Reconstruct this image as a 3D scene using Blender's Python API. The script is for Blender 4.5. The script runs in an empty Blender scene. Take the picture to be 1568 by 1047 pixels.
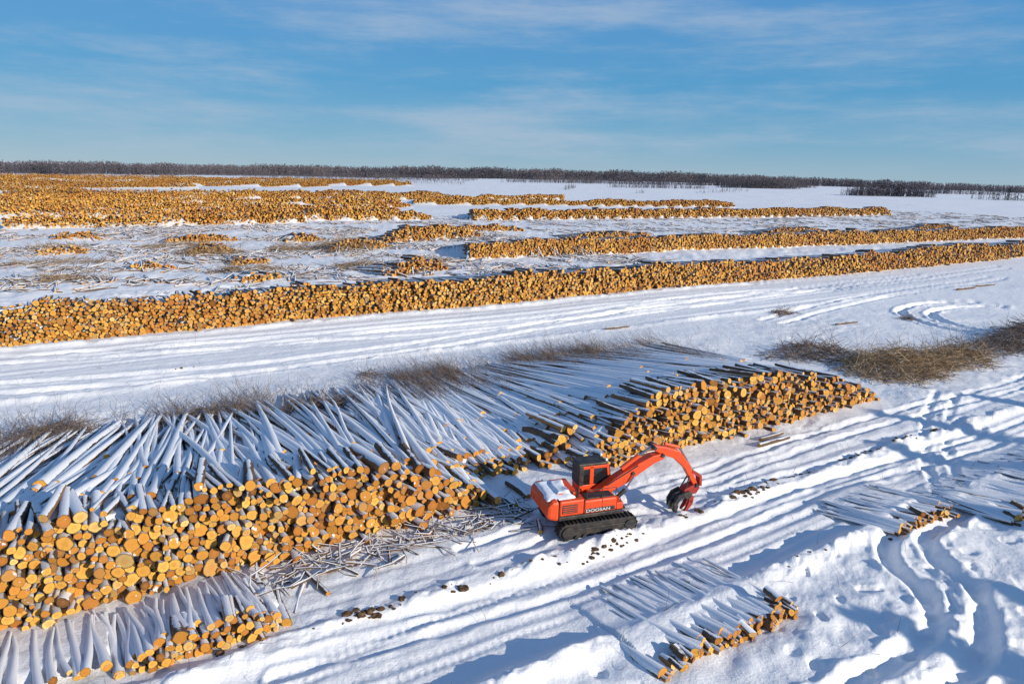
import bpy, bmesh, math
import numpy as np
from mathutils import Matrix, Vector
rng=np.random.default_rng(7)
SC=bpy.context.scene
COL=bpy.context.collection
# ------------------------------------------------------------------ noise
TAB=rng.random((256,256))
def vn(x,y):
    xi=np.floor(x).astype(np.int64); yi=np.floor(y).astype(np.int64)
    fx=x-xi; fy=y-yi
    fx=fx*fx*fx*(fx*(fx*6-15)+10); fy=fy*fy*fy*(fy*(fy*6-15)+10)
    a=TAB[xi&255,yi&255]; b=TAB[(xi+1)&255,yi&255]; c=TAB[xi&255,(yi+1)&255]; d=TAB[(xi+1)&255,(yi+1)&255]
    return (a+(b-a)*fx)*(1-fy)+(c+(d-c)*fx)*fy-0.5
def fbm(x,y,o=3):
    s=0;a=1
    for i in range(o):
        c_,s_=math.cos(.7*i),math.sin(.7*i)
        s=s+a*vn((x*c_-y*s_)*2**i+17.3*i,(x*s_+y*c_)*2**i-9.1*i); a*=.52
    return s
def sst(a,b,x):
    t=np.clip((x-a)/(b-a),0,1); return t*t*(3-2*t)
U=np.array([0.852,0.5236]); N=np.array([-0.5236,0.852])
def xy(s,w): return np.array([s*U[0]+w*N[0], s*U[1]+w*N[1]])
# ------------------------------------------------------------------ log rows
class Row:
    def __init__(q,p0,p1,prof,L,batter=.15,fk=.94):
        q.p0=np.array(p0,float); q.p1=np.array(p1,float); d=q.p1-q.p0
        q.len=np.hypot(*d); q.u=d/q.len; q.n=np.array([-q.u[1],q.u[0]])
        q.ps=np.array([a for a,b in prof])*1.0; q.ph=np.array([b for a,b in prof])*1.0
        q.L=L; q.bat=batter; q.fk=fk
    def H(q,s):
        return np.interp(s,q.ps,q.ph,left=0,right=0)
    def loc(q,x,y):
        dx=x-q.p0[0]; dy=y-q.p0[1]
        return dx*q.u[0]+dy*q.u[1], dx*q.n[0]+dy*q.n[1]
    def surf(q,s,w):
        return q.H(s)*np.clip(1-w/q.L,0,1)
    def fill(q,x,y):
        s,w=q.loc(x,y)
        f=(q.surf(s,w)*q.fk-.06)*sst(.5,1.2,w)
        return np.maximum(f,0)*(s>-1)*(s<q.len+1)
    def P(q,s,w,z):
        s=np.asarray(s,float); w=np.asarray(w,float)
        return np.stack([q.p0[0]+s*q.u[0]+w*q.n[0], q.p0[1]+s*q.u[1]+w*q.n[1], z+0*s],-1)
def R_sw(s0,s1,w,prof,L,b=.15,fk=.94):
    return Row(xy(s0,w),xy(s1,w),prof,L,b,fk)
pileA=R_sw(-16,12.6,21.5,[(0,2.5),(12,2.7),(15,2.85),(19,2.75),(23,2.6),(25.3,2.2),(26.5,1.5),(27.6,.9),(28.6,.35)],15.5,.2)
pileG=R_sw(11.6,18.2,23.8,[(0,1.0),(2,.5),(4,.4),(5.2,.5),(6.6,1.1)],13,.3)
pileB=R_sw(17.3,39.6,22.1,[(0,.3),(1,1.0),(2.5,2.0),(5,2.75),(9,3.0),(13,2.9),(17,2.3),(20,1.2),(22.3,.4)],15,.22)
pileL=R_sw(-.5,3.6,17.8,[(0,.35),(1,.7),(2.4,.85),(3.4,.7),(4.1,.4)],4.6,.2)
pileL2=R_sw(-5.5,-.5,18.0,[(0,.35),(2.4,.4),(4.7,.45)],5,.2)
pileR1=R_sw(11.6,17.1,10.9,[(0,.3),(2,.42),(4.5,.42),(5.5,.3)],6,.2)
pileR2=R_sw(24.4,28.4,12.0,[(0,.3),(2,.55),(4,.4)],5,.2)
pileR3=R_sw(29.2,40,10.3,[(0,.3),(3,.6),(11,.8)],5.5,.2)
def wav(l,h,amp,seed,step=6,end=True):
    k=np.random.default_rng(seed); a=[]
    for s in np.arange(0,l+step,step): a.append((s,h+amp*(k.random()-.5)*2))
    if end: a[-1]=(a[-1][0],h*.4)
    return a
rowC=R_sw(-22,141,58.7,wav(163,2.8,.35,1),15)
rowC2=R_sw(144,260,59.5,wav(116,2.9,.3,2),15)
rowD=Row((-6.7,103.8),(170,198.5),wav(200,2.7,.35,3),15)
rowE=Row((-11.6,192.6),(152,281),wav(186,2.9,.5,4,9),18,.15,.7)
rowE2=Row((-39.4,270.9),(100,318),wav(150,2.6,.6,5,9),20,.15,.6)
pr=[]
for (a,b,h) in [((-23.5,123.8),(-7.0,138.8),3.0),((-48.5,101.7),(-43.0,105.5),1.6),((-41,123.6),(-36,127),1.6),((-29.5,109.6),(-21,116.5),1.9),
              ((-47.7,84.4),(-43.5,87),.9),((-31,76.3),(-27,79),.9),((-15.6,83.4),(-8.8,91),1.8),((-68,97.5),(-63,101),1.1),((12,140),(30,152),1.6),((-60,118),(-50,124),1.3),((60,165),(80,178),1.8),
              ((-38,92),(-34,94.5),.9),((-80,118),(-73,122),1.2),((-14,150),(2,160),1.5),((110,190),(130,203),2.0)]:
    l=math.hypot(b[0]-a[0],b[1]-a[1]); pr.append(Row(a,b,[(0,h*.4),(l*.25,h),(l*.7,h*.9),(l,h*.4)],9))
farrows=[]
for w,s0,s1,h in [(167.5,-15,44,2.7),(174,46,80,2.7),(196,-22,80,2.4),(222,-24,60,2.3),(230,64,98,2.3),(254,-24,104,2.4),(290,-26,150,2.5),(326,-28,160,2.6),
                  (372,-36,-2,3.0),(425,-42,52,3.4),(485,-50,145,3.6),(550,-55,235,3.8),(620,-60,255,4.0),(300,165,215,2.4),(262,118,150,2.2)]:
    farrows.append(R_sw(s0,s1,w,wav(s1-s0,h,.55,int(w),7),20,.15,.72 if w>350 else .8))
detailed=[pileA,pileG,pileB,pileL,pileL2,pileR1,pileR2,pileR3]
flat=[pileL,pileL2,pileR1,pileR2,pileR3]
allrows=detailed+[rowC,rowC2,rowD,rowE,rowE2]+pr+farrows
# curved vehicle tracks
def pline_d(x,y,pts):
    d=np.full(x.shape,1e9)
    for (a,b),(c,e) in zip(pts[:-1],pts[1:]):
        vx,vy=c-a,e-b; t=np.clip(((x-a)*vx+(y-b)*vy)/(vx*vx+vy*vy),0,1)
        d=np.minimum(d,np.hypot(x-a-t*vx,y-b-t*vy))
    return d
def smooth(p,k=6):
    p=[np.array(q,float) for q in p]; p=[2*p[0]-p[1]]+p+[2*p[-1]-p[-2]]; o=[]
    for i in range(1,len(p)-2):
        for t in np.linspace(0,1,k,endpoint=False):
            a,b,c,d=p[i-1:i+3]
            o.append(tuple(.5*((2*b)+(-a+c)*t+(2*a-5*b+4*c-d)*t*t+(-a+3*b-3*c+d)*t**3)))
    o.append(tuple(p[-2])); return o
CT=[smooth([(17,25.6),(14.2,23),(13.2,21.0),(13.5,19.6),(12.9,18.0),(11.1,16.5),(9.2,15.3),(7,14)]),
    smooth([(19,25.6),(16,23.4),(15.1,21.6),(15.2,19.8),(14.2,17.6),(12.1,15.6),(10,14.2)]),
    smooth([(24,24),(20,21),(17.5,18.5),(15.5,16),(13.5,14)])]
CT2=[smooth([(52,76),(46,74.8),(41,71),(39.5,67),(40,62),(44,58)]),smooth([(54,74),(47.5,72.6),(43.5,69.8),(42,66.5),(42.5,62.5),(46.5,58.5)])]
def offs(p,o):
    p=np.array(p,float); t=np.gradient(p,axis=0); t/=np.linalg.norm(t,axis=1)[:,None]; return [tuple(v) for v in p+o*np.stack([-t[:,1],t[:,0]],-1)]
base_tr=[[(4.5,25.2),(8.5,27.2),(14,31),(22,36.3),(33,42.5),(50,55)],[(-6,15.2),(2,19.2),(8,23),(15,27.6),(24,32.3),(36,40)],[(27,41.5),(23,35.8),(20,30.5),(18,26.2)],[(-1,20.6),(4,24.0),(9,25.5),(16,29.2),(26,35.5)]]
CT3=[smooth(p) for p in base_tr]+[smooth(offs(p,1.05)) for p in base_tr]
base_t4=[[(-45,38),(-22,47),(0,58),(22,74),(45,86),(80,110)],[(-40,33),(-15,43),(5,59),(30,77),(60,98)],[(25,62),(33,70),(46,80),(70,97)]]
CT4=[smooth(p) for p in base_t4]+[smooth(offs(p,2.0)) for p in base_t4]
def hfun(x,y):
    x=np.asarray(x,float); y=np.asarray(y,float)
    s=x*U[0]+y*U[1]; w=x*N[0]+y*N[1]; r=np.hypot(x,y)
    hb=.30*fbm(x/17,y/17,2)+.5*vn(x/60,y/60); h=hb
    rough=np.interp(w,[-20,11.5,13,13.6,16.6,17.3,18.5,21.5,24,40,43,45,57,60,66,160,175,400],[1.1,1.1,.7,.2,.2,.8,.5,.7,.35,.5,.25,.14,.16,.5,1.4,1.3,.5,.4])
    fade=1-sst(120,400,r)
    n1=fbm(x/2.3,y/2.3,3); n2=fbm(x/.85+40,y/.85,4)
    h=h+rough*fade*(.20*n1+.19*n2*(r<80)*np.clip(.5+1.5*vn(x/5,y/5+8),.15,1.2))
    rid=1-np.abs(2*vn(s/2.6+3,w/1.5)+.9*vn(s/1.1,w/.8))
    h=h+fade*.10*np.clip(rough-.3,0,1)*rid
    wob=.35*vn(s/9,w*0+1.5)+.15*vn(s/3,w*0+7.5)
    ww=w+wob
    near=sst(140,70,r)
    h=h-.14*sst(12.9,13.6,ww)*sst(17.0,16.5,ww)
    for i,(c,wd,dp) in enumerate([(13.85,.15,.06),(14.4,.12,.04),(15.0,.16,.08),(15.55,.12,.04),(16.15,.17,.08)]):
        c2=c+.5*vn(s/8,s*0+c*3)
        am=np.clip(.5+1.6*vn(s/6,s*0+i*5.3),.0,1)
        g=np.exp(-((w+.3*wob-c2)/wd)**2); e=np.exp(-((np.abs(w+.3*wob-c2)-wd*1.9)/(wd*.8))**2)
        h=h-near*am*g*(dp+.016*np.sin(s*2*np.pi/.26))+near*am*e*dp*.35
    lump=np.clip(fbm(s/.9,w/.5+5,3)+.25,0,1)
    bm_=np.clip(.6+1.3*vn(s/3.1,s*0+4.4),.1,1)
    h=h+near*bm_*(.12+.5*lump)*np.exp(-((ww-17.2)/.3)**2)
    h=h+near*(.24+.32*lump)*np.exp(-((ww-12.7)/.4)**2)
    for c in (18.3,19.3,20.2):
        c2=c+.3*vn(s/4,s*0+c)
        h=h-near*.05*np.exp(-((w-c2)/.17)**2)
    for i,(c,wd,dp) in enumerate([(46.2,.3,.06),(49.2,.3,.10),(50.4,.25,.07),(51.6,.3,.10),(53.3,.3,.12),(54.8,.3,.09),(56.2,.3,.09)]):
        c2=c+1.3*vn(s/22,s*0+c*2)+.3*vn(s/5,s*0+c)
        am=np.clip(.55+1.6*vn(s/18,s*0+i*3.3),.0,1)
        h=h-near*am*dp*1.4*np.exp(-((w-c2)/wd)**2)+near*am*dp*.5*np.exp(-((np.abs(w-c2)-wd*1.9)/(wd*.8))**2)
    h=h+near*.25*np.exp(-((ww-57.3)/.4)**2)*(.5+lump)
    h=h+near*.22*np.exp(-((ww-44.6)/.45)**2)*np.clip(.5+lump+1.2*vn(s/7,s*0),0,2)*.7
    for T,dep,wd in [(CT,.24,.30),(CT2,.28,.4),(CT3,.085,.19),(CT4,.14,.32)]:
        for p in T:
            a=np.array(p); m=(x>a[:,0].min()-2)&(x<a[:,0].max()+2)&(y>a[:,1].min()-2)&(y<a[:,1].max()+2)
            if m.any():
                d=pline_d(x[m],y[m],p); nn=.16*vn(x[m]*1.7,y[m]*1.7)
                h[m]=h[m]-dep*np.exp(-((d+nn)/wd)**4)+.45*dep*np.exp(-((d+nn-wd*1.75)/(wd*.45))**2)*(.3+1.4*lump[m])
    pit=sst(.26,.40,vn(x/.5+9,y/.5+31))*(w<12.3)*(r<60)
    h=h-.11*pit
    fm=np.zeros_like(h)
    for q in flat:
        a_,b_=q.loc(x,y); fm=np.maximum(fm,sst(-.8,.2,a_)*sst(q.len+.8,q.len-.2,a_)*sst(-.6,.1,b_)*sst(4.2,3.0,b_))
    h=h*(1-.72*fm)+(hb-.02)*.72*fm
    f=np.zeros_like(h)
    for q in allrows: f=np.maximum(f,q.fill(x,y)*1.0)
    return h+f
# ------------------------------------------------------------------ mesh helper
def mk(name,V,faces,mat,attrs=None,smooth_=True):
    me=bpy.data.meshes.new(name); V=np.asarray(V,np.float32)
    me.vertices.add(len(V)); me.vertices.foreach_set('co',V.ravel())
    faces=[f for f in faces if len(f)]
    idx=np.concatenate([f.ravel() for f in faces]).astype(np.int32)
    tot=np.concatenate([np.full(len(f),f.shape[1]) for f in faces]).astype(np.int32)
    st=np.concatenate([[0],np.cumsum(tot)[:-1]]).astype(np.int32)
    me.loops.add(len(idx)); me.loops.foreach_set('vertex_index',idx)
    me.polygons.add(len(tot)); me.polygons.foreach_set('loop_start',st)
    try: me.polygons.foreach_set('loop_total',tot)
    except Exception: pass
    me.polygons.foreach_set('use_smooth',np.full(len(tot),smooth_))
    me.update(calc_edges=True)
    for k,(ty,a) in (attrs or {}).items():
        at=me.attributes.new(k,ty,'POINT'); a=np.asarray(a,np.float32)
        at.data.foreach_set('value' if ty=='FLOAT' else 'vector',a.ravel())
    me.materials.append(mat)
    ob=bpy.data.objects.new(name,me); COL.objects.link(ob); return ob
class Logs:
    def __init__(q): q.V=[];q.T=[];q.Q=[];q.A=[];q.n=0
    def add(q,P0,P1,r0,r1,sides=10,segs=1,bend=0,caps=2,seed=None,tilt=0):
        P0=np.asarray(P0,float);P1=np.asarray(P1,float);n=len(P0)
        if n==0:return
        r0=np.broadcast_to(r0,(n,)).astype(float);r1=np.broadcast_to(r1,(n,)).astype(float)
        d=P1-P0; d/=np.linalg.norm(d,axis=1)[:,None]+1e-9
        a=np.cross(d,[0,0,1.0]); nn=np.linalg.norm(a,axis=1)[:,None]; a=np.where(nn>1e-3,a/(nn+1e-9),[1,0,0]); b=np.cross(a,d)
        seed=rng.random(n) if seed is None else seed
        t=np.linspace(0,1,segs+1)
        bv=(a*rng.normal(0,1,(n,1))+b*rng.normal(0,.25,(n,1)))*np.asarray(bend)
        ph=rng.random((n,1))*1.2
        off=np.sin((t[None,:]+ph*.3)*np.pi*(1+.6*ph))[:,:,None]-np.sin(ph*.3*np.pi*(1+.6*ph))[:,:,None]
        C=P0[:,None,:]+(P1-P0)[:,None,:]*t[None,:,None]+bv[:,None,:]*off
        rr=r0[:,None]+(r1-r0)[:,None]*t[None]
        an=np.linspace(0,2*np.pi,sides,endpoint=False)[None]+rng.random((n,1))*6.28
        irr=1+rng.normal(0,.07,(n,sides))
        el=rng.uniform(.82,1.1,(n,1))
        ca=np.cos(an)*irr; sa=np.sin(an)*irr*el
        ring=C[:,:,None,:]+rr[:,:,None,None]*(ca[:,None,:,None]*a[:,None,None,:]+sa[:,None,:,None]*b[:,None,None,:])
        if tilt:
            tx=rng.normal(0,tilt,(n,1)); ty=rng.normal(0,tilt,(n,1))
            ring[:,0]+=((ca*tx+sa*ty)*r0[:,None])[:,:,None]*d[:,None,:]
        base=q.n; S=sides; K=segs+1
        q.V.append(ring.reshape(-1,3))
        at=np.zeros((n,K,S,3)); at[...,0]=5; at[...,1]=5; at[...,2]=seed[:,None,None]; q.A.append(at.reshape(-1,3))
        i=np.arange(n)[:,None,None]*K*S; k=np.arange(segs)[None,:,None]*S; j=np.arange(S)[None,None,:]; j2=(j+1)%S
        q.Q.append(base+np.stack([i+k+j,i+k+j2,i+k+S+j2,i+k+S+j],-1).reshape(-1,4))
        q.n+=n*K*S
        ends=[0] if caps==1 else ([0,K-1] if caps==2 else [])
        for e in ends:
            base=q.n
            cv=np.concatenate([ring[:,e],C[:,e][:,None,:]],1); q.V.append(cv.reshape(-1,3))
            at=np.zeros((n,S+1,3)); at[:,:S,0]=np.cos(an); at[:,:S,1]=np.sin(an); at[:,:,2]=seed[:,None]; q.A.append(at.reshape(-1,3))
            i=np.arange(n)[:,None]*(S+1); j=np.arange(S)[None]; 
            q.T.append(base+np.stack([i+j,i+(j+1)%S,i+S+0*j],-1).reshape(-1,3)); q.n+=n*(S+1)
    def build(q,name,mat):
        return mk(name,np.concatenate(q.V),[np.concatenate(q.Q)]+([np.concatenate(q.T)] if q.T else []),mat,{'cap':('FLOAT_VECTOR',np.concatenate(q.A))})
# ------------------------------------------------------------------ materials
def newmat(name):
    m=bpy.data.materials.new(name); m.use_nodes=True; nt=m.node_tree; b=nt.nodes['Principled BSDF']; return m,nt,b
class NB:
    def __init__(q,nt): q.nt=nt
    def n(q,t,**k):
        x=q.nt.nodes.new(t)
        for a,v in k.items():
            if a.startswith('_'): setattr(x,a[1:],v)
        return x
    def l(q,a,b): q.nt.links.new(a,b)
    def val(q,s,v):
        if isinstance(v,(int,float,tuple,list)): s.default_value=v
        else: q.l(v,s)
    def math(q,op,a,b=0,c=None,clamp=False):
        x=q.nt.nodes.new('ShaderNodeMath'); x.operation=op; x.use_clamp=clamp
        q.val(x.inputs[0],a); q.val(x.inputs[1],b)
        if c is not None: q.val(x.inputs[2],c)
        return x.outputs[0]
    def mix(q,f,a,b):
        x=q.nt.nodes.new('ShaderNodeMix'); x.data_type='RGBA'
        q.val(x.inputs[0],f); q.val(x.inputs[6],a if not isinstance(a,tuple) else a+(1,)); q.val(x.inputs[7],b if not isinstance(b,tuple) else b+(1,))
        return x.outputs[2]
    def noise(q,vec,sc,det=4,rough=.55):
        x=q.nt.nodes.new('ShaderNodeTexNoise'); q.l(vec,x.inputs['Vector']); x.inputs['Scale'].default_value=sc; x.inputs['Detail'].default_value=det; x.inputs['Roughness'].default_value=rough
        return x.outputs[0]
    def ramp(q,f,st,interp='LINEAR'):
        x=q.nt.nodes.new('ShaderNodeValToRGB'); q.l(f,x.inputs[0]); r=x.color_ramp; r.interpolation=interp
        while len(r.elements)<len(st): r.elements.new(.5)
        for e,(p,c) in zip(r.elements,st): e.position=p; e.color=c+(1,)
        return x.outputs[0]
    def ss(q,x,a,b):
        m=q.nt.nodes.new('ShaderNodeMapRange'); m.interpolation_type='SMOOTHSTEP'; q.l(x,m.inputs[0]); m.inputs[1].default_value=a; m.inputs[2].default_value=b
        return m.outputs[0]
SNOW=(.83,.845,.87)
def log_material(name,snow_lo,tone=1.0,capsnow=.66,redsc=.03):
    m,nt,b=newmat(name); q=NB(nt)
    at=q.n('ShaderNodeAttribute'); at.attribute_name='cap'
    sp=q.n('ShaderNodeSeparateXYZ'); q.l(at.outputs['Vector'],sp.inputs[0])
    rr=q.math('SQRT',q.math('ADD',q.math('MULTIPLY',sp.outputs[0],sp.outputs[0]),q.math('MULTIPLY',sp.outputs[1],sp.outputs[1])))
    geo=q.n('ShaderNodeNewGeometry'); pos=geo.outputs['Position']
    seed=sp.outputs[2]
    T=lambda c: tuple(min(.95,v*tone) for v in c)
    capc=q.ramp(seed,[(0,T((.13,.055,.018))),(.12,T((.40,.17,.03))),(.28,T((.68,.34,.055))),(.50,T((.82,.49,.105))),(.64,T((.64,.28,.042))),(.80,T((.38,.14,.026))),(.90,T((.86,.60,.21))),(1,T((.18,.09,.04)))])
    n1=q.noise(pos,2.3,3); n2=q.noise(pos,28,3); n0=q.noise(pos,redsc*10,3)
    capc=q.mix(q.math('MULTIPLY',q.ss(n0,.47,.68),.5),capc,T((.44,.15,.03)))
    capc=q.mix(q.math('MULTIPLY',q.ss(n2,.45,.7),.45),capc,T((.34,.15,.03)))
    ring=q.math('SINE',q.math('MULTIPLY',rr,34)); 
    capc=q.mix(q.math('MULTIPLY',q.ss(ring,.2,1),.18),capc,T((.30,.13,.04)))
    heart=q.math('SUBTRACT',1,q.ss(rr,.25,.6))
    capc=q.mix(q.math('MULTIPLY',heart,.35),capc,T((.52,.19,.035)))
    capc=q.mix(q.math('MULTIPLY',q.ss(rr,.83,.95),.92),capc,(.06,.035,.02))
    capc=q.mix(q.math('MULTIPLY',q.ss(q.noise(pos,5,4),capsnow,capsnow+.05),.8),capc,SNOW)
    bark=q.mix(n1,(.06,.04,.028),(.22,.145,.09))
    bark=q.mix(q.ss(seed,.80,.88),bark,(.38,.19,.08))
    bark=q.mix(q.math('MULTIPLY',q.ss(n2,.5,.6),.5),bark,(.05,.035,.028))
    sn=q.n('ShaderNodeSeparateXYZ'); q.l(geo.outputs['Normal'],sn.inputs[0])
    v=q.math('ADD',sn.outputs[2],q.math('MULTIPLY',q.math('SUBTRACT',q.noise(pos,1.3,6,.7),.5),1.2))
    v=q.math('ADD',v,q.math('MULTIPLY',q.math('SUBTRACT',seed,.5),.4))
    sm=q.ss(v,snow_lo,snow_lo+.10)
    side=q.mix(sm,bark,SNOW)
    iscap=q.math('LESS_THAN',rr,1.5)
    q.l(q.mix(iscap,side,capc),b.inputs['Base Color']); b.inputs['Roughness'].default_value=.8
    b.inputs['Specular IOR Level'].default_value=.2
    bp=q.n('ShaderNodeBump'); bp.inputs['Strength'].default_value=.5; bp.inputs['Distance'].default_value=.03; q.l(n2,bp.inputs['Height']); q.l(bp.outputs[0],b.inputs['Normal'])
    return m
M_log=log_material('cut_log_wood',.7,1.0,.65)
M_row=log_material('row_log_wood',.75,.95,.66,.012)
M_tree=log_material('snowy_log_bark',.06)
M_tree2=log_material('snow_buried_log_bark',-.2)
M_debris=log_material('debris_log_bark',.5,.9)
M_far=log_material('far_log_wood',.8,1.0,.70,.004)
M_far2=log_material('old_far_log_wood',.8,.70,.70,.004)
def simple(name,c,rough=.5,metal=0,c2=None,sc=3,spec=.5,bump=0):
    m,nt,b=newmat(name); q=NB(nt); b.inputs['Base Color'].default_value=c+(1,); b.inputs['Roughness'].default_value=rough; b.inputs['Metallic'].default_value=metal; b.inputs['Specular IOR Level'].default_value=spec
    if c2:
        g=q.n('ShaderNodeNewGeometry'); nn=q.noise(g.outputs['Position'],sc,5,.65); q.l(q.mix(q.ss(nn,.4,.65),c,c2),b.inputs['Base Color'])
        if bump:
            bp=q.n('ShaderNodeBump'); bp.inputs['Strength'].default_value=bump; bp.inputs['Distance'].default_value=.05; q.l(nn,bp.inputs['Height']); q.l(bp.outputs[0],b.inputs['Normal'])
    return m
M_twig=simple('twigs',(.13,.09,.07),.9,0,(.27,.20,.15),1.2)
M_brush=simple('brush_twigs',(.24,.155,.085),.9,0,(.52,.38,.23),.8)
M_clod=simple('dirt_clod_soil',(.06,.035,.02),.95,0,(.17,.10,.05),5,.2,.6)
# snow ground
m,nt,b=newmat('snow_ground_material'); q=NB(nt); M_snow=m
geo=q.n('ShaderNodeNewGeometry'); pos=geo.outputs['Position']
da=q.n('ShaderNodeAttribute'); da.attribute_name='dirt'; dirt=da.outputs['Fac']
nA=q.noise(pos,.35,5,.6); nB=q.noise(pos,2.2,6,.7); nC=q.noise(pos,14,4,.7)
col=q.mix(nA,(.84,.85,.87),(.90,.90,.895))
thr=q.math('SUBTRACT',.98,q.math('MULTIPLY',dirt,.34))
dm=q.ss(q.math('SUBTRACT',q.math('ADD',q.math('MULTIPLY',nB,.75),q.math('MULTIPLY',nC,.4)),thr),0,.03)
tint=q.math('MULTIPLY',dirt,q.math('MULTIPLY',q.ss(nB,.4,.75),.25))
col=q.mix(tint,col,(.55,.44,.32))
col=q.mix(q.math('MULTIPLY',dm,.8),col,(.15,.095,.055))
q.l(col,b.inputs['Base Color']); b.inputs['Roughness'].default_value=.65; b.inputs['Specular IOR Level'].default_value=.25
bp=q.n('ShaderNodeBump'); bp.inputs['Strength'].default_value=.55; bp.inputs['Distance'].default_value=.15
q.l(q.math('ADD',q.noise(pos,2.2,7,.68),q.math('MULTIPLY',nC,.25)),bp.inputs['Height']); q.l(bp.outputs[0],b.inputs['Normal'])
# ------------------------------------------------------------------ ground sheet
az=np.radians(np.concatenate([np.linspace(-52,52,1000),np.linspace(54,306,120)]))
def geom(a,b,r): 
    k=int(math.log(b/a)/math.log(r)); return a*(b/a)**(np.arange(k)/k)
rad=np.concatenate([np.linspace(.5,9,12,endpoint=False),geom(9,90,1.0042),geom(90,600,1.012),geom(600,14000,1.06),[14000]])
A_,Rr=np.meshgrid(az,rad)
X=Rr*np.sin(A_); Y=Rr*np.cos(A_)
Z=hfun(X,Y)
s_=X*U[0]+Y*U[1]; w_=X*N[0]+Y*N[1]
dirtm=.1+.7*np.exp(-((w_-17.2)/.4)**2)*(.6+1.5*vn(s_/4,s_*0+2))+.65*sst(19.3,21,w_)*sst(22.6,21.6,w_)+.3*np.exp(-((w_-15.2)/1.2)**2)+.5*sst(57,58.3,w_)*sst(59.5,58.7,w_)
dirtm+=.8*sst(62,70,w_)*sst(175,150,w_)*(.75+.9*vn(X/9,Y/6))+.3*sst(150,200,w_)+.55*np.exp(-(((X-5)/4)**2+((Y-24)/2)**2))
dirtm+=.3*np.exp(-((w_-52)/3)**2)*(vn(s_/6,w_/2)+.5)
dirtm=np.clip(dirtm,0,1)*(1-sst(300,600,Rr))
nr,na=Z.shape
i=np.arange(nr-1)[:,None]*na; j=np.arange(na)[None]; j2=(j+1)%na
Qd=np.stack([i+j,i+j2,i+na+j2,i+na+j],-1).reshape(-1,4)
mk('snow_ground',np.stack([X,Y,Z],-1).reshape(-1,3),[Qd],M_snow,{'dirt':('FLOAT',dirtm.ravel())})
# ------------------------------------------------------------------ log piles
def pack(row,rm,rs,relax=True,it=40,seg=14):
    out=[]
    s0=0
    while s0<row.len-.1:
        s1=min(s0+seg,row.len)
        if row.len-s1<seg*.4: s1=row.len
        xs=[];zs=[]
        st=rm*1.92
        for k,z in enumerate(np.arange(rm*.8,row.ph.max()+.3,rm*1.74)):
            x=np.arange(s0+(k%2)*rm,s1,st); x=x+rng.normal(0,rm*.2,len(x)); hh=row.H(x)+rng.normal(0,rm*.8,len(x))+.5*vn(x/1.7,x*0+3.3)
            keep=(z<hh)&((rng.random(len(x))>.06)|(z<.4)); xs.append(x[keep]); zs.append(np.full(keep.sum(),z)+rng.normal(0,rm*.15,keep.sum()))
        x=np.concatenate(xs); z=np.concatenate(zs); r=np.clip(rm*.95*np.exp(rng.normal(0,rs/rm,len(x))),rm*.45,rm*1.8)
        if relax and len(x)>1:
            for _ in range(it):
                dx=x[:,None]-x[None]; dz=z[:,None]-z[None]; d=np.hypot(dx,dz)+1e-6
                ov=(r[:,None]+r[None])*.97-d; np.fill_diagonal(ov,0); ov=np.clip(ov,0,None)
                x=x+(ov*dx/d).sum(1)*.22; z=z+(ov*dz/d).sum(1)*.22-.004
                z=np.maximum(z,r*.7)
        out.append((x,z,r)); s0=s1
    return [np.concatenate(a) for a in zip(*out)]
def face_logs(L,row,rm,rs,ln=2.6,sides=11,prot=.13,skew=0,relax=True,caps=1,skj=.09):
    s,z,r=pack(row,rm,rs,relax)
    w=row.bat*z+rng.normal(0,prot,len(s))-np.abs(rng.normal(0,prot*1.6,len(s)))*(rng.random(len(s))<.2)
    gz=hfun(*(row.P(s,w*0,0)[:,:2].T))
    a=rng.normal(skew,skj,len(s))
    P0=row.P(s,w,z+gz); P1=row.P(s+ln*np.sin(a),w+ln*np.cos(a),z+gz-.10*ln+rng.normal(0,.07,len(s)))
    L.add(P0,P1,r,r*.93,sides,1,0,caps,tilt=.24)
def top_trees(L,row,n,skf,r0=.15,sides=8,segs=6,lift=(-.03,.16),lenr=(.6,.98),bend=.10,tails=None,wst=.35,skj=.07):
    s=rng.random(n)*row.len
    H=row.H(s); wa=row.bat*H*1.05+np.abs(rng.normal(0,1,n))*row.L*wst*.5-.05
    ln=rng.uniform(*lenr,n)*row.L*1.05; ln=np.minimum(ln,row.L*1.12-wa)
    k=ln>.25*row.L; s,wa,ln,H=s[k],wa[k],ln[k],H[k]; n=len(s)
    a=skf(s)+rng.normal(0,skj,n)
    s1=s+ln*np.sin(a); w1=wa+ln*np.cos(a)
    lf=rng.uniform(*lift,n)
    r=np.clip(r0*np.exp(rng.normal(-.05,.3,n)),r0*.4,r0*1.7)
    p0=row.P(s,wa,0); p1=row.P(s1,w1,0)
    def Hc(p): return hfun(p[:,0],p[:,1])
    p0[:,2]=np.maximum(Hc(p0),row.surf(s,wa)*.97)+lf; p1[:,2]=Hc(p1)+lf*.6+.03
    p0[:,2]=np.minimum(p0[:,2],H+.3); p1[:,2]=np.minimum(p1[:,2],p0[:,2]+.25)
    L.add(p0,p1,r,r*.40,sides,segs,bend*ln[:,None]/12,2)
    if tails is not None: tails.append(p1)
LA=Logs(); face_logs(LA,pileA,.14,.042); LA.build('log_pile',M_log)
tl=[]
LT=Logs(); top_trees(LT,pileA,340,lambda s:np.interp(s,[0,12,18,22,28],[.36,.34,.12,-.02,.10]),tails=tl,wst=.45,r0=.155,skj=.09)
LT.build('snowy_felled_logs',M_tree)
LG=Logs(); face_logs(LG,pileG,.15,.03,relax=True,prot=.3); LG.build('log_pile',M_log)
LT=Logs(); top_trees(LT,pileG,150,lambda s:.06+0*s,tails=tl,wst=.4,skj=.11); LT.build('snowy_felled_logs',M_tree)
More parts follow.
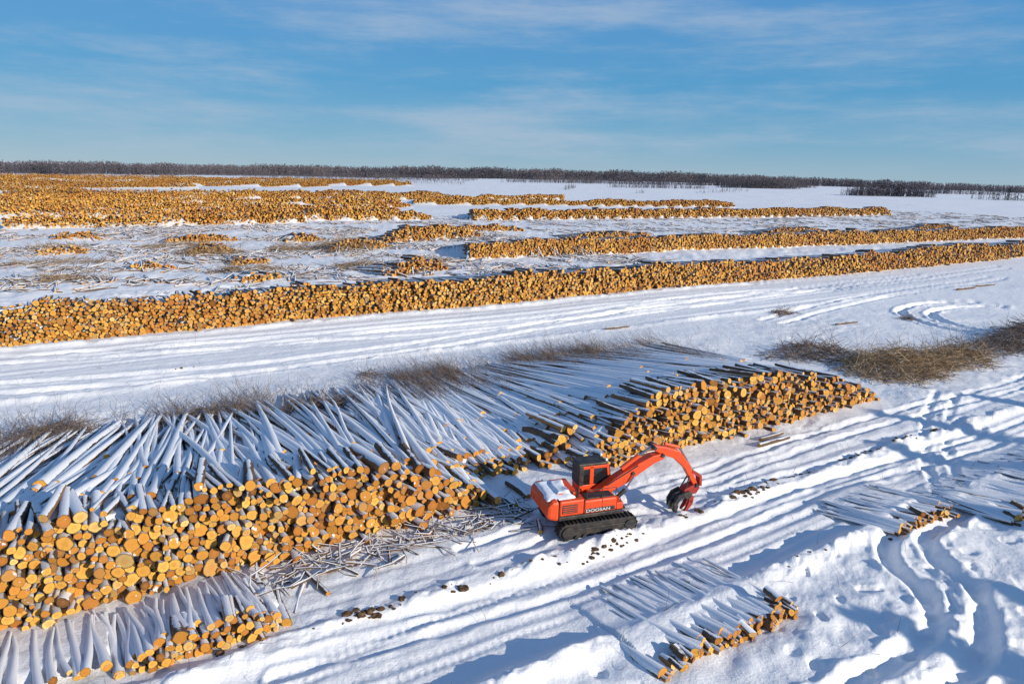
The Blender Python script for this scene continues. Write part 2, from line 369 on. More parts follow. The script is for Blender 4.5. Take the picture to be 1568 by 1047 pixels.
LB=Logs(); face_logs(LB,pileB,.138,.042); LB.build('log_pile',M_log)
LT=Logs(); top_trees(LT,pileB,350,lambda s:np.interp(s,[0,8,22],[.08,-.06,-.24]),tails=tl,wst=.5,skj=.05,r0=.135); LT.build('snowy_felled_logs',M_tree)
L=Logs(); face_logs(L,pileL,.115,.02,1.2,prot=.08); L.build('small_log_stack',M_log)
L=Logs(); top_trees(L,pileL,30,lambda s:-.05+0*s,r0=.12,lift=(.0,.08),lenr=(.5,.62),wst=.1,bend=.25,segs=4,skj=.05); L.build('snowy_short_logs',M_tree2)
L=Logs(); top_trees(L,pileL2,30,lambda s:-.05+0*s,r0=.12,lift=(-.03,.05),lenr=(.5,.58),wst=.08,bend=.2,segs=4,skj=.07); L.build('snowy_short_logs',M_tree2)
for row,n,r,sk in [(pileR1,32,.10,-.12),(pileR2,22,.095,-.25),(pileR3,64,.10,-.25)]:
    L=Logs(); face_logs(L,row,r,.02,.5,prot=.10); L.build('small_log_stack',M_log)
    L=Logs(); top_trees(L,row,n,lambda s:sk+0*s,r0=r*1.15,lift=(-.03,.08),lenr=(.40,.60),wst=.06,bend=.3,segs=4,skj=.09); L.build('snowy_short_logs',M_tree2)
for row in (rowC,rowC2,rowD):
    L=Logs(); near=row is rowC
    face_logs(L,row,.142 if near else .16,.036,2.5,8 if near else 7,.16,relax=True); L.build('log_row',M_row)
    L=Logs(); top_trees(L,row,int(row.len*3),lambda s:.0*s-.05,sides=5,segs=3,wst=.4,r0=.13); L.build('snowy_felled_logs',M_tree)
for row in pr:
    L=Logs(); face_logs(L,row,.16,.04,2.5,7,.3); L.build('small_log_stack',M_row)
    L=Logs(); top_trees(L,row,int(row.len*2),lambda s:0*s,sides=5,segs=2); L.build('snowy_short_logs',M_debris)
for row in [rowE,rowE2]+farrows:
    L=Logs(); far=row.p0[1]>345 or row.p0[0]<-175
    face_logs(L,row,.28 if far else .2,.05,3,6,.35,relax=False); L.build('log_row',M_far2 if far else M_far)
# ------------------------------------------------------------------ brush & twigs
def twigs(L,P,D,ln,r=.014,curl=.35,seed=None):
    D=D/np.linalg.norm(D,axis=1)[:,None]
    L.add(P,P+D*ln[:,None],r,r*.35,3,3,curl*ln[:,None]*.3,0)
TW=Logs()
T=np.concatenate(tl); ts=T[:,0]*U[0]+T[:,1]*U[1]
T=T[(vn(ts/2.3,ts*0+3)>.0)|(rng.random(len(T))<.2)]; rep=10
P=np.repeat(T,rep,0)+rng.normal(0,.3,(len(T)*rep,3))*[1,1,.2]
D=np.tile(np.array([[N[0],N[1],.35]]),(len(P),1))+rng.normal(0,.5,(len(P),3))*[1,1,.7]; D[:,2]=np.abs(D[:,2])
P[:,2]=hfun(P[:,0],P[:,1])+rng.uniform(0,.3,len(P))
twigs(TW,P,D,rng.uniform(.5,2.3,len(P)),.010)
TW.build('treetop_twigs',M_twig)
def brush_pile(cx,cy,rx,ry,h,n,lr=(1.2,3.2),r=.022,mat=M_brush,ang=0.5,name='brush_pile'):
    L=Logs(); a=rng.random(n)*6.28; q_=np.sqrt(rng.random(n))*(1+.5*vn(a*1.5,a*0+cx))
    x=cx+np.cos(a)*q_*rx*U[0]-np.sin(a)*q_*ry*U[1]; y=cy+np.cos(a)*q_*rx*U[1]+np.sin(a)*q_*ry*U[0]
    z=hfun(x,y)+h*np.clip(1-q_**2,0,1)*rng.random(n)
    D=np.stack([rng.normal(0,1,n)+.3,rng.normal(0,1,n),rng.normal(0,.35,n)+.1],-1)
    ln=rng.uniform(*lr,n); D/=np.linalg.norm(D,axis=1)[:,None]
    P=np.stack([x,y,z],-1)-D*ln[:,None]/2; P[:,2]=np.maximum(P[:,2],hfun(P[:,0],P[:,1]))
    twigs(L,P,D,ln,r); return L.build(name,mat)
brush_pile(27.5,47.0,4.4,3.0,1.5,1100)
brush_pile(33,49.5,4,2.0,1.0,480)
brush_pile(46,57.5,7,3.5,1.9,1100,mat=M_twig)
brush_pile(23,50.5,4,2.4,.7,350,mat=M_twig)
brush_pile(38,53,5,2.2,.6,300,mat=M_twig)
for (x,y,a,b_,h,n) in [(-16,34,2.5,1.2,.7,260),(-10.5,35.5,2,1.2,.7,260),(-22,31,2,1.2,.6,180),(27.1,67.2,1.2,.7,.5,110),(39,66,.8,.5,.4,60),(-9.1,41.8,.6,.4,.3,40),
                   (-46,103,5,2.5,1.3,260),(-35,112,6,2.5,1.4,260),(-27,112,5,3,1.5,260),(-60,90,6,2,.9,150),(-33,85,5,2,.9,150),(-50,75,4,2,.7,120),(-20,92,4,2,.9,150),(-70,105,5,2,.8,140),(-12,98,4,2,.8,120),(-55,112,5,2,.9,140),(20,128,6,2,.9,120),(60,150,7,2,.9,120)]:
    brush_pile(x,y,a,b_,h,n,r=.018 if y<70 else .035,lr=(.8,2) if y<70 else (1.5,4),mat=M_brush if y>70 else M_twig)
# slash at front of pile A
L=Logs(); n=190
s=rng.uniform(3,13.5,n); w=rng.normal(20.4,.5,n); a=rng.random(n)*6.28; ln=rng.uniform(.3,1.6,n)
x=s*U[0]+w*N[0]; y=s*U[1]+w*N[1]; z=hfun(x,y)+rng.uniform(.0,.12,n)
L.add(np.stack([x,y,z],-1),np.stack([x+ln*np.cos(a),y+ln*np.sin(a),z+rng.uniform(-.05,.25,n)],-1),rng.uniform(.015,.065,n),.02,5,2,.1,2)
L.build('broken_branches',log_material('branch_bark',.6))
# scattered twigs / weeds
L=Logs(); n=1100
s=rng.uniform(-10,60,n); w=np.concatenate([rng.normal(38,2.5,n//2),rng.uniform(8,57,n-n//2)]); x=s*U[0]+w*N[0]; y=s*U[1]+w*N[1]; z=hfun(x,y)
D=rng.normal(0,.6,(n,3)); D[:,2]=np.abs(D[:,2])+.35
twigs(L,np.stack([x,y,z],-1),D,rng.uniform(.15,.9,n),.008); L.build('dry_weeds',M_twig)
# logging debris on the middle plain
L=Logs(); n=7500
s=rng.uniform(-25,75,n); w=rng.uniform(64,165,n)
s2=rng.uniform(60,330,4200); w2=rng.uniform(98,185,4200); s=np.concatenate([s,s2]); w=np.concatenate([w,w2])
x=s*U[0]+w*N[0]; y=s*U[1]+w*N[1]; k=(vn(x/9,y/5)+.35*vn(x/3,y/3))>-.05; x,y=x[k],y[k]; n=len(x)
a=rng.normal(math.radians(110),.8,n); ln=rng.uniform(.6,4.2,n); z=hfun(x,y)+.04; x1=x+ln*np.cos(a); y1=y+ln*np.sin(a)
L.add(np.stack([x,y,z],-1),np.stack([x1,y1,hfun(x1,y1)+rng.uniform(0,.4,n)],-1),rng.uniform(.05,.17,n),.06,5,2,.2,2); L.build('scattered_logs',M_debris)
L=Logs(); lo=[]
for (x,y,a,ln,r) in [(1.2,22.6,1.6,.8,.10),(12.3,31.5,.55,2.2,.12),(12.6,32.2,.6,1.8,.10),(-5.5,18.6,2.3,1.6,.08),(-6.6,17.6,2.0,1.3,.08),(5.5,29.4,.5,2.6,.13),(-3.9,20.4,1.8,1,.06),(30,62,.5,3,.12),(55,84,.5,4,.14),(60,88,.45,4,.14),(8,57,.5,2.5,.1),(.3,24.6,2.2,1.6,.15),(-.6,24.5,2.3,1.4,.13),(.8,25.3,2.1,1.6,.15)]:
    z=float(hfun(np.array([x]),np.array([y]))[0]); lo.append((x,y,z+r*.7,x+ln*math.cos(a),y+ln*math.sin(a),z+r*.8,r))
lo=np.array(lo); L.add(lo[:,:3],lo[:,3:6],lo[:,6],lo[:,6]*.8,10,3,.05,2); L.build('loose_logs',M_log)
# dirt clods
def blob(bm,c,r,seed):
    k=np.random.default_rng(seed); g=bmesh.ops.create_icosphere(bm,subdivisions=2,radius=r)
    sc=(k.uniform(.8,1.5),k.uniform(.7,1.2),k.uniform(.5,.8))
    for v in g['verts']:
        n_=k.uniform(.7,1.25); v.co=Vector((v.co.x*sc[0]*n_+c[0],v.co.y*sc[1]*n_+c[1],v.co.z*sc[2]*n_+c[2]))
bm=bmesh.new(); k=0
for (x,y,m_) in [(-4.2,17.7,22),(-3.1,18.3,9),(.5,20.2,5),(1.3,20.6,4),(3.3,21.6,20),(3.9,22.1,12),(9.5,25.9,16),(10.7,26.7,18),(13.5,28.8,16),(16.3,30.5,16),(18,31.5,8),(20.1,32.6,12),(23,34.6,8),(10.3,21.1,5),(15,23.5,6),(4.6,16,4),(27.1,67.2,4),(-20.5,43,3),(-21.3,42.7,2),(-9.1,41.8,3),(7,24.2,6),(12,27.8,8),(-1.5,19.1,4),(-7.5,15.9,6),(8.2,25.2,3)]:
    for t in range(m_):
        ds=rng.normal(0,.55); dw=rng.normal(0,.10)
        px=x+ds*U[0]+dw*N[0]; py=y+ds*U[1]+dw*N[1]; r=rng.uniform(.015,.05)+.10*rng.random()**3
        blob(bm,(px,py,float(hfun(np.array([px]),np.array([py]))[0])+r*.15),r,k); k+=1
me=bpy.data.meshes.new('dirt_clods'); bm.to_mesh(me); bm.free(); me.materials.append(M_clod); COL.objects.link(bpy.data.objects.new('dirt_clods',me))
# ------------------------------------------------------------------ forests
def forest_mesh(name,pts,hts,rad_,nfan,mat,wf=.16,conifer=0.0):
    n=len(pts); V=[];
    k=nfan; base=np.repeat(pts,k,0); H=np.repeat(hts,k); W=np.repeat(rad_,k)
    t=rng.uniform(.05,.98,n*k); a=rng.random(n*k)*6.28
    con=np.repeat(rng.random(n)<conifer,k)
    prof=np.where(con,(1-t)*.9+.05,np.sin(np.clip(t,0,1)*math.pi*.9+.25)*.9+.1)
    rr=W*prof*rng.uniform(.4,1,n*k)
    p=base+np.stack([np.cos(a)*rr*.15,np.sin(a)*rr*.15,H*t*.92],-1)
    tip=base+np.stack([np.cos(a)*rr,np.sin(a)*rr,H*np.where(con,t*.92-.05,np.clip(t*.92+rng.uniform(.03,.14,n*k),0,1))],-1)
    b2=rng.random(n*k)*6.28; th=wf*H*rng.uniform(.25,.8,n*k)
    q_=(p+tip)/2+np.stack([np.cos(b2)*th*.5,np.sin(b2)*th*.5,rng.uniform(-.5,.5,n*k)*th],-1)
    V=np.stack([p,tip,q_],1).reshape(-1,3)
    ta=rng.random(n)*3.14; dx=np.stack([np.cos(ta),np.sin(ta),0*ta],-1)*(hts*.009+.04)[:,None]
    tv=np.stack([pts-dx,pts+dx,pts+[0,0,1]*hts[:,None]*.95],1).reshape(-1,3)
    dx2=dx[:,[1,0,2]]*[-1,1,1]; tv2=np.stack([pts-dx2,pts+dx2,pts+[0,0,1]*hts[:,None]*.95],1).reshape(-1,3)
    V=np.concatenate([V,tv,tv2]); F=np.arange(len(V)).reshape(-1,3)
    return mk(name,V,[F],mat,None,False)
M_for=simple('bare_forest_haze_tint',(.085,.08,.095),.95,0,(.17,.145,.15),.006,.1)  # aerial haze painted into the base colours: lighter and slightly bluish
M_con=simple('conifer_needles',(.035,.05,.04),.95,0,(.07,.075,.06),.05,.1)
def zero(x,y): return np.stack([x,y,np.zeros_like(x)-.3],-1)
azp=[-60,-37,-25,-15,-5,0,8,14,20,27,32,37,60]; dp=[900,870,950,1100,1350,1500,1700,1800,1850,1750,1600,1500,1400]
hp=[15,15,17.5,20,25,27,29,28,25,21,16.5,13.5,12]
n=22000; a=rng.uniform(-58,58,n); d=np.interp(a,azp,dp)*(1+.16*vn(a/2.2,a*0+9))+rng.random(n)**1.3*260; hh=np.interp(a,azp,hp)*rng.uniform(.7,1.0,n)*(1+.2*vn(a*.9,a*0+3))*(1-.12*(rng.random(n)))
x=d*np.sin(np.radians(a)); y=d*np.cos(np.radians(a))
forest_mesh('distant_forest',zero(x,y),hh,hh*.26,11,M_for,.26,.2)
def grove(p0,p1,dep,h,n,mat,name='tree_grove',con=.1,gap=0):
    t=rng.random(n); x=p0[0]+(p1[0]-p0[0])*t; y=p0[1]+(p1[1]-p0[1])*t+rng.random(n)*dep
    hh=h*rng.uniform(.55,1.05,n)*(.75+.5*np.sin(t*math.pi)); forest_mesh(name,zero(x,y),hh,hh*.25,24,mat,.16,con)
grove((314,648),(392,650),30,10.5,520,M_for)
grove((284,951),(417,1017),50,13,700,M_for,con=.5)
grove((104,743),(228,816),60,7,300,M_for)
grove((300,1150),(520,1200),80,16,800,M_for,con=.5)
grove((-430,930),(-330,940),60,12,200,M_for,con=0)
grove((-330,800),(-60,900),300,8,800,M_for,con=0)
grove((-300,660),(-54,680),170,4.5,420,M_for,con=0)
grove((-20,900),(180,1100),200,9,500,M_for,con=.1)
grove((60,1000),(330,1150),120,13,500,M_for,con=.3)
grove((-540,690),(-420,720),60,9,160,M_for,con=0)
grove((94,544),(101,546),6,4,14,M_con,'conifer_trees',1)
grove((406,612),(450,604),14,10,60,M_con,'conifer_trees',.9)
grove((150,560),(260,760),60,4,80,M_for,con=.3)
grove((40,560),(60,700),40,5,40,M_for,con=.3)
grove((520,900),(640,880),60,10,300,M_for,con=.4)
def spruce(x,y,h):
    L=Logs(); z0=float(hfun(np.array([x]),np.array([y]))[0])
    n=520; t=rng.uniform(.10,.99,n)**.9; a=rng.random(n)*6.28; ln=(1-t)*h*.24+.25
    P=np.stack([x+0*t,y+0*t,z0+t*h],-1); D=np.stack([np.cos(a),np.sin(a),-.28+.5*t],-1)
    L.add(P,P+D*(ln*rng.uniform(.6,1,n))[:,None],.02+.05*(1-t),.01,3,2,.05*ln[:,None],0)
    L.add(np.array([[x,y,z0-.1]]),np.array([[x,y,z0+h]]),h*.018,.02,8,3,0,0)
    m_=7; Pt=np.repeat(P,m_,0); Dt=np.repeat(D*ln[:,None],m_,0)*rng.uniform(.25,1,(n*m_,1)); c=Pt+Dt
    s1=c+rng.normal(0,.16,c.shape); s2=c+rng.normal(0,.16,c.shape)-[0,0,.14]; s3=c+rng.normal(0,.05,c.shape)+Dt*.12
    V=np.concatenate(L.V+[np.stack([s1,s2,s3],1).reshape(-1,3)]); F=L.n+np.arange(3*len(c)).reshape(-1,3)
    mk('spruce_tree',V,[np.concatenate(L.Q),F],M_con,None,False)
for (x,y,h) in [(38,12,9),(42,16.5,10),(47,20,11),(52,25,10),(45,11,9),(58,32,9),(33,8,8),(29,6,8)]: spruce(x,y,h)
# ------------------------------------------------------------------ excavator
exc=bpy.data.objects.new('excavator',None); COL.objects.link(exc)
def paint(name,c,r=.38):
    m,nt,b=newmat(name); q=NB(nt); g=q.n('ShaderNodeTexCoord'); n_=q.noise(g.outputs['Object'],1.3,6,.7); n2=q.noise(g.outputs['Object'],9,4,.7)
    c1=q.mix(q.math('MULTIPLY',q.ss(n_,.45,.7),.4),c,tuple(v*.5 for v in c)); c1=q.mix(q.math('MULTIPLY',q.ss(n2,.58,.70),.55),c1,(.10,.06,.04))
    q.l(c1,b.inputs['Base Color']); q.l(q.math('ADD',r,q.math('MULTIPLY',n_,.3)),b.inputs['Roughness']); return m
M_or=paint('orange_paint',(.78,.075,.010),.32); M_rd=paint('grapple_red_paint',(.35,.022,.015),.5)
M_dk=simple('dark_steel',(.03,.03,.032),.55,.3,(.08,.065,.055),4); M_gl=simple('cab_glass',(.012,.016,.02),.06,0,spec=.8)
M_ch=simple('hydraulic_chrome',(.5,.5,.5),.2,1); M_wh=simple('white_lettering',(.75,.75,.75),.5); M_fs=simple('settled_snow',(.82,.84,.88),.7,0,(.86,.87,.89),3,.2,.5)
def link(name,me,mat,bev=.0,seg=2):
    me.materials.append(mat); o=bpy.data.objects.new(name,me); COL.objects.link(o); o.parent=exc
    if bev: 
        md=o.modifiers.new('b','BEVEL'); md.width=bev; md.segments=seg; md.limit_method='ANGLE'; md.angle_limit=math.radians(35)
    return o
def prism(name,pts,y0,y1,mat,bev=.03):
    bm=bmesh.new(); a=[bm.verts.new((x,y0,z)) for x,z in pts]; c=[bm.verts.new((x,y1,z)) for x,z in pts]
    bm.faces.new(a); bm.faces.new(c[::-1]); n=len(pts)
    for i in range(n): bm.faces.new((a[i],c[i],c[(i+1)%n],a[(i+1)%n]))
    bmesh.ops.recalc_face_normals(bm,faces=bm.faces); me=bpy.data.meshes.new(name); bm.to_mesh(me); bm.free(); return link(name,me,mat,bev)
def box(name,x0,x1,y0,y1,z0,z1,mat,bev=.03): return prism(name,[(x0,z0),(x1,z0),(x1,z1),(x0,z1)],y0,y1,mat,bev)
def rod(name,p,q_,r,mat,sides=14):
    L=Logs(); L.add(np.array([p],float),np.array([q_],float),r,r,sides,1,0,2); 
    o=mk(name,np.concatenate(L.V),[np.concatenate(L.Q),np.concatenate(L.T)],mat,None,True); o.parent=exc; return o
def ycyl(name,x,z,r,y0,y1,mat,n=24): 
    return prism(name,[(x+r*math.cos(t),z+r*math.sin(t)) for t in np.linspace(0,2*math.pi,n,endpoint=False)],y0,y1,mat,.01)
def stad(l,r,zc,n=10):
    p=[]
    for t in np.linspace(-90,90,n): p.append((l+r*math.cos(math.radians(t)),zc+r*math.sin(math.radians(t))))
    for t in np.linspace(90,270,n): p.append((-l+r*math.cos(math.radians(t)),zc+r*math.sin(math.radians(t))))
    return p
for sd,(y0,y1) in {'left':(.9,1.5),'right':(-1.5,-.9)}.items():
    prism('track_belt_'+sd,stad(1.65,.40,.47),y0+.03,y1-.03,M_dk,.01)
    prism('track_frame_'+sd,[(-1.5,.3),(1.5,.3),(1.45,.62),(-1.45,.62)],y0-.0+(-.02),y1+.02,M_dk,.02)
    bm=bmesh.new(); l,r=1.65,.43; per=4*l+2*math.pi*r; ns=44
    for i in range(ns):
        t=i/ns*per
        if t<2*l: c=(-l+t,.47-r); a=0
        elif t<2*l+math.pi*r: g=(t-2*l)/r; c=(l+r*math.sin(g),.47-r*math.cos(g)); a=g
        elif t<4*l+math.pi*r: c=(l-(t-2*l-math.pi*r),.47+r); a=math.pi
        else: g=(t-4*l-math.pi*r)/r; c=(-l-r*math.sin(g),.47+r*math.cos(g)); a=math.pi+g
        M=Matrix.Translation((c[0],(y0+y1)/2,c[1]))@Matrix.Rotation(-a,4,'Y')
        bmesh.ops.create_cube(bm,size=1,matrix=M@Matrix.Diagonal((.155,.6,.035,1)))
        bmesh.ops.create_cube(bm,size=1,matrix=M@Matrix.Translation((.05,0,-.035))@Matrix.Diagonal((.025,.6,.05,1)))
    me=bpy.data.meshes.new('shoes'); bm.to_mesh(me); bm.free(); link('track_shoes_'+sd,me,M_dk)
    yo=(y1+.01 if sd=='left' else y0-.01)
    for i,x in enumerate(np.linspace(-1.2,1.2,7)): ycyl('roller_%s_%d'%(sd,i),x,.2,.10,yo-.06,yo+.06,M_dk,14)
    ycyl('sprocket_'+sd,-1.65,.47,.30,yo-.05,yo+.05,M_dk); ycyl('idler_'+sd,1.65,.47,.27,yo-.05,yo+.05,M_dk)
box('undercarriage_frame',-.9,.9,-.95,.95,.45,.85,M_dk,.05); ycyl('swing_base',0,.9,.1,-.3,.3,M_dk)
prism('slew_ring',[(-.6,.85),(.6,.85),(.6,1.06),(-.6,1.06)],-.6,.6,M_dk,.05)
prism('counterweight',[(-2.6,1.15),(-2.05,1.0),(-2.05,2.12),(-2.4,2.08),(-2.66,1.85),(-2.7,1.35)],-1.3,1.3,M_or,.16)
box('counterweight_seam',-2.07,-2.04,-1.285,1.285,1.05,2.1,M_dk,.005)
box('deck',-2.05,1.35,-1.3,1.3,1.05,1.25,M_dk,.03)
box('engine_hood',-2.04,-.75,-1.27,1.27,1.25,2.05,M_or,.08)
box('side_housing',-.74,1.0,-1.27,-.45,1.25,1.95,M_or,.08)
box('housing_top_panel',-.6,.85,-1.15,-.55,1.95,2.0,M_dk,.02)
box('tool_box',1.0,1.38,-1.25,-.5,1.25,1.62,M_or,.05); box('step_plate',1.38,1.55,-1.2,-.7,1.2,1.26,M_dk,.01)
box('side_panel_grille',-1.9,-1.1,-1.29,-1.25,1.4,1.85,M_dk,.01)
for i in range(4): box('grille_louvre_%d'%i,-1.88,-1.12,-1.31,-1.285,1.46+i*.1,1.49+i*.1,M_or,.004)
box('panel_seam_a',-.76,-.74,-1.285,-1.2,1.28,2.0,M_dk,.003); box('panel_seam_b',.2,.215,-1.282,-1.2,1.28,1.93,M_dk,.003)
box('side_stripe_dark',-.6,.9,-1.292,-1.26,1.32,1.52,M_dk,.008)
box('hood_top',-1.9,-.95,-.7,.7,2.05,2.2,M_or,.06)
rod('exhaust_pipe',(-1.0,-.95,2.0),(-1.0,-.95,2.55),.07,M_dk)
hr=[((.95,-1.2,1.95),(.95,-1.2,2.45)),((.95,-1.2,2.45),(-.6,-1.2,2.45)),((-.6,-1.2,2.45),(-.6,-1.2,1.95)),((.2,-1.2,1.95),(.2,-1.2,2.45)),((1.3,-1.2,1.6),(.95,-1.2,2.45))]
for i,(a,b_) in enumerate(hr): rod('handrail_%d'%i,a,b_,.022,M_dk,6)
rod('mirror_arm',(1.2,1.3,2.6),(1.4,1.55,2.6),.02,M_dk,6); box('mirror',1.36,1.42,1.48,1.66,2.4,2.75,M_dk,.02)
for i,y in enumerate((.5,1.15)): box('roof_lamp_%d'%i,1.1,1.22,y-.08,y+.08,3.12,3.26,M_wh,.02)
prism('cab_glass_body',[(-.30,1.3),(1.2,1.3),(1.37,1.77),(1.20,2.86),(1.0,2.98),(-.3,2.98)],.38,1.27,M_gl,.05)
prism('cab_lower_door',[(-.35,1.25),(1.22,1.25),(1.40,1.72),(1.39,1.95),(-.35,1.95)],.35,1.30,M_or,.05)
box('cab_roof',-.42,1.2,.32,1.33,2.97,3.12,M_dk,.05); box('cab_rear_wall',-.38,-.12,.34,1.31,1.9,3.0,M_dk,.04)
for nm,y0,y1 in (('cab_pillar_left',1.22,1.3),('cab_pillar_right',.35,.43)):
    prism(nm+'_front',[(1.30,1.9),(1.42,1.9),(1.27,2.98),(1.12,2.98)],y0,y1,M_or,.02)
    prism(nm+'_mid',[(.22,1.9),(.44,1.9),(.44,2.98),(.22,2.98)],y0,y1,M_or,.02)
    prism(nm+'_sill',[(-.2,2.80),(1.2,2.80),(1.2,2.96),(-.2,2.96)],y0,y1,M_or,.02)
for i,(a,b_) in enumerate([((1.45,.4,1.9),(1.32,.4,2.9)),((1.47,.65,1.9),(1.34,.65,2.9)),((1.47,.95,1.9),(1.34,.95,2.9)),((1.45,1.25,1.9),(1.32,1.25,2.9))]): rod('cab_guard_bar_%d'%i,a,b_,.025,M_dk,6)
def beam(name,pts,ws,y,mat,bev=.04):
    up_=[];dn=[]
    for i,(p,w) in enumerate(zip(pts,ws)):
        a=pts[max(i-1,0)]; b_=pts[min(i+1,len(pts)-1)]; t=Vector((b_[0]-a[0],b_[1]-a[1])).normalized(); n_=Vector((-t.y,t.x))*w/2
        up_.append((p[0]+n_.x,p[1]+n_.y)); dn.append((p[0]-n_.x,p[1]-n_.y))
    return prism(name,dn+up_[::-1],-y,y,mat,bev)
beam('boom',[(.35,1.55),(1.0,1.9),(1.9,2.35),(2.7,2.8),(3.5,3.2),(4.1,3.35)],[.36,.5,.64,.54,.44,.30],.25,M_or)
beam('stick',[(3.45,3.85),(4.1,3.6),(4.9,3.3),(5.6,2.55),(6.25,1.35)],[.22,.44,.48,.36,.24],.18,M_or)
box('boom_bracket',.0,.75,-.38,.32,1.25,1.75,M_or,.06)
for i,(x,z) in enumerate([(.4,1.58),(2.35,2.6),(4.0,3.4),(3.5,3.85),(6.2,1.45)]): ycyl('boom_pin_%d'%i,x,z,.10,-.33,.33,M_dk,16)
for y in (-.38,.38):
    rod('boom_cylinder_barrel',(1.25,y,1.25),(1.9,y,1.8),.11,M_dk); rod('boom_cylinder_rod',(1.9,y,1.8),(2.35,y,2.5),.055,M_ch)
rod('arm_cylinder_barrel',(1.8,0,2.8),(2.75,0,3.42),.12,M_or); rod('arm_cylinder_rod',(2.75,0,3.42),(3.5,0,3.88),.06,M_ch)
rod('stick_cylinder',(4.2,0,3.93),(5.1,0,3.65),.09,M_or); rod('stick_cylinder_rod',(5.1,0,3.65),(6.0,0,2.25),.05,M_ch)
beam('linkage',[(5.9,2.25),(6.45,1.9),(6.5,1.35)],[.14,.18,.16],.2,M_rd,.02)
for y in (-.27,.27): rod('boom_hose_%.0f'%(y*100),(.9,y,2.1),(2.6,y,3.0),.03,M_dk,6)
prism('grapple_head',[(6.2,1.55),(6.45,1.3),(6.25,.98),(5.8,.92),(5.4,1.02),(5.5,1.3)],-.26,.26,M_rd,.05)
ycyl('grapple_rotator',5.7,.98,.22,-.36,.36,M_dk)
for i,y in enumerate((-.34,0.0,.34)):
    beam('grapple_claw_back_%d'%i,[(5.55,1.1),(5.15,.92),(4.95,.6),(4.95,.28),(5.1,-.05)],[.2,.28,.26,.2,.06],.07,M_dk,.015).location=(0,y,0)
for i,y in enumerate((-.18,.18)):
    beam('grapple_claw_front_%d'%i,[(5.8,1.0),(5.98,.75),(5.95,.45),(5.8,.2),(5.6,-.05)],[.2,.3,.28,.2,.06],.07,M_rd,.015).location=(0,y,0)
rod('grapple_cylinder',(5.15,0,.98),(5.95,0,.85),.09,M_dk)
rod('grapple_crossbar',(5.0,-.38,.6),(5.0,.38,.6),.08,M_dk); rod('grapple_pin',(5.95,-.25,.55),(5.95,.25,.55),.07,M_dk)
rod('grapple_hose_a',(5.9,.15,2.0),(5.45,.2,1.1),.035,M_dk,6); rod('grapple_hose_b',(5.8,-.15,2.1),(5.55,-.2,1.1),.035,M_dk,6)
t=bpy.data.curves.new('lettering','FONT'); t.body='DOOSAN'; t.size=.36; t.extrude=.005; t.materials.append(M_wh)
o=bpy.data.objects.new('side_lettering',t); COL.objects.link(o); o.parent=exc; o.location=(-.67,-1.30,1.34); o.rotation_euler=(math.radians(90),0,0); o.scale=(.85,.6,1)
bm=bmesh.new(); g=bmesh.ops.create_grid(bm,x_segments=26,y_segments=34,size=1)
for v in bm.verts:
    e=min(1,max(0,(1-max(abs(v.co.x),abs(v.co.y)))*4)); X0=-1.85+v.co.x*.72; Y0=v.co.y*1.05
    hz=.12*e**.5*(1+.7*float(vn(np.array(X0*2.2),np.array(Y0*2.2)))); v.co=Vector((X0+.12*float(vn(np.array(X0*3),np.array(Y0*3))),Y0+.12*float(vn(np.array(X0*3+9),np.array(Y0*3))),2.045+hz+(.12*e if (abs(Y0)<.66 and -1.9<X0<-.95) else 0)))
me=bpy.data.meshes.new('hood_snow'); bm.to_mesh(me); bm.free(); me.polygons.foreach_set('use_smooth',[True]*len(me.polygons)); link('hood_snow',me,M_fs)
K=.74
cx,cy=3.0,23.6
gz=float(np.median(hfun(cx+np.linspace(-1,1,9),cy+np.linspace(-.5,.5,9))))
exc.location=(cx,cy,gz+.01); exc.scale=(K,K,K); exc.rotation_euler=(0,0,math.radians(90-72))
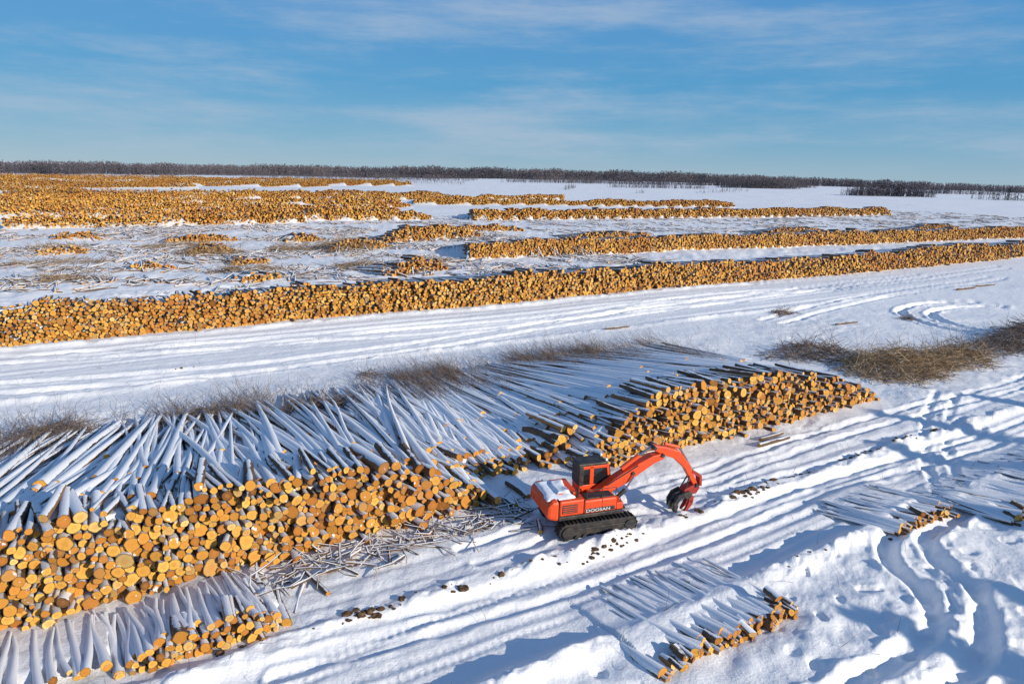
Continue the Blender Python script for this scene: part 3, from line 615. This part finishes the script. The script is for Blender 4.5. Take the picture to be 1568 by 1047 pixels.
# ------------------------------------------------------------------ camera, light, sky
cd=bpy.data.cameras.new('camera'); cd.sensor_width=36; cd.lens=24; cd.clip_end=30000; cd.clip_start=.1
co=bpy.data.objects.new('camera',cd); COL.objects.link(co)
R=Matrix.Rotation(math.radians(90-13.9),4,'X')@Matrix.Rotation(math.radians(1.42),4,'Z')
co.matrix_world=Matrix.Translation((0,0,13))@R; SC.camera=co
SAZ,SEL=math.radians(124),math.radians(19)
sd=bpy.data.lights.new('sun','SUN'); sd.energy=5; sd.angle=math.radians(.5); sd.color=(1,.90,.75)
so=bpy.data.objects.new('sun',sd); COL.objects.link(so)
v=Vector((math.sin(SAZ)*math.cos(SEL),math.cos(SAZ)*math.cos(SEL),math.sin(SEL))); so.rotation_euler=v.to_track_quat('Z','Y').to_euler()
W=bpy.data.worlds.new('World'); SC.world=W; W.use_nodes=True; nt=W.node_tree; q=NB(nt); bg=nt.nodes['Background']
sk=q.n('ShaderNodeTexSky'); sk.sky_type='NISHITA'; sk.sun_disc=False; sk.sun_elevation=SEL; sk.sun_rotation=SAZ; sk.air_density=1.0; sk.dust_density=.2; sk.ozone_density=3.0
tc=q.n('ShaderNodeTexCoord'); sz=q.n('ShaderNodeSeparateXYZ'); q.l(tc.outputs['Generated'],sz.inputs[0])
grad=q.ramp(sz.outputs[2],[(0,(.36,.54,.68)),(.04,(.21,.46,.68)),(.11,(.09,.37,.68)),(.24,(.10,.33,.70)),(.6,(.05,.18,.48))])
gs=q.n('ShaderNodeVectorMath'); gs.operation='SCALE'; q.l(grad,gs.inputs[0]); gs.inputs[3].default_value=9.0
base=q.mix(.88,sk.outputs[0],gs.outputs[0])
mp=q.n('ShaderNodeMapping'); mp.inputs['Scale'].default_value=(1.3,1.3,9); mp.inputs['Rotation'].default_value=(.06,.12,.3); q.l(tc.outputs['Generated'],mp.inputs[0])
cl=q.noise(mp.outputs[0],1.5,9,.66)
f=q.math('MULTIPLY',q.ss(cl,.42,.74),.65)
q.l(q.mix(f,base,(4.5,5.4,6.6)),bg.inputs[0]); bg.inputs[1].default_value=.10
SC.view_settings.view_transform='Standard'; SC.view_settings.look='None'; SC.view_settings.exposure=0
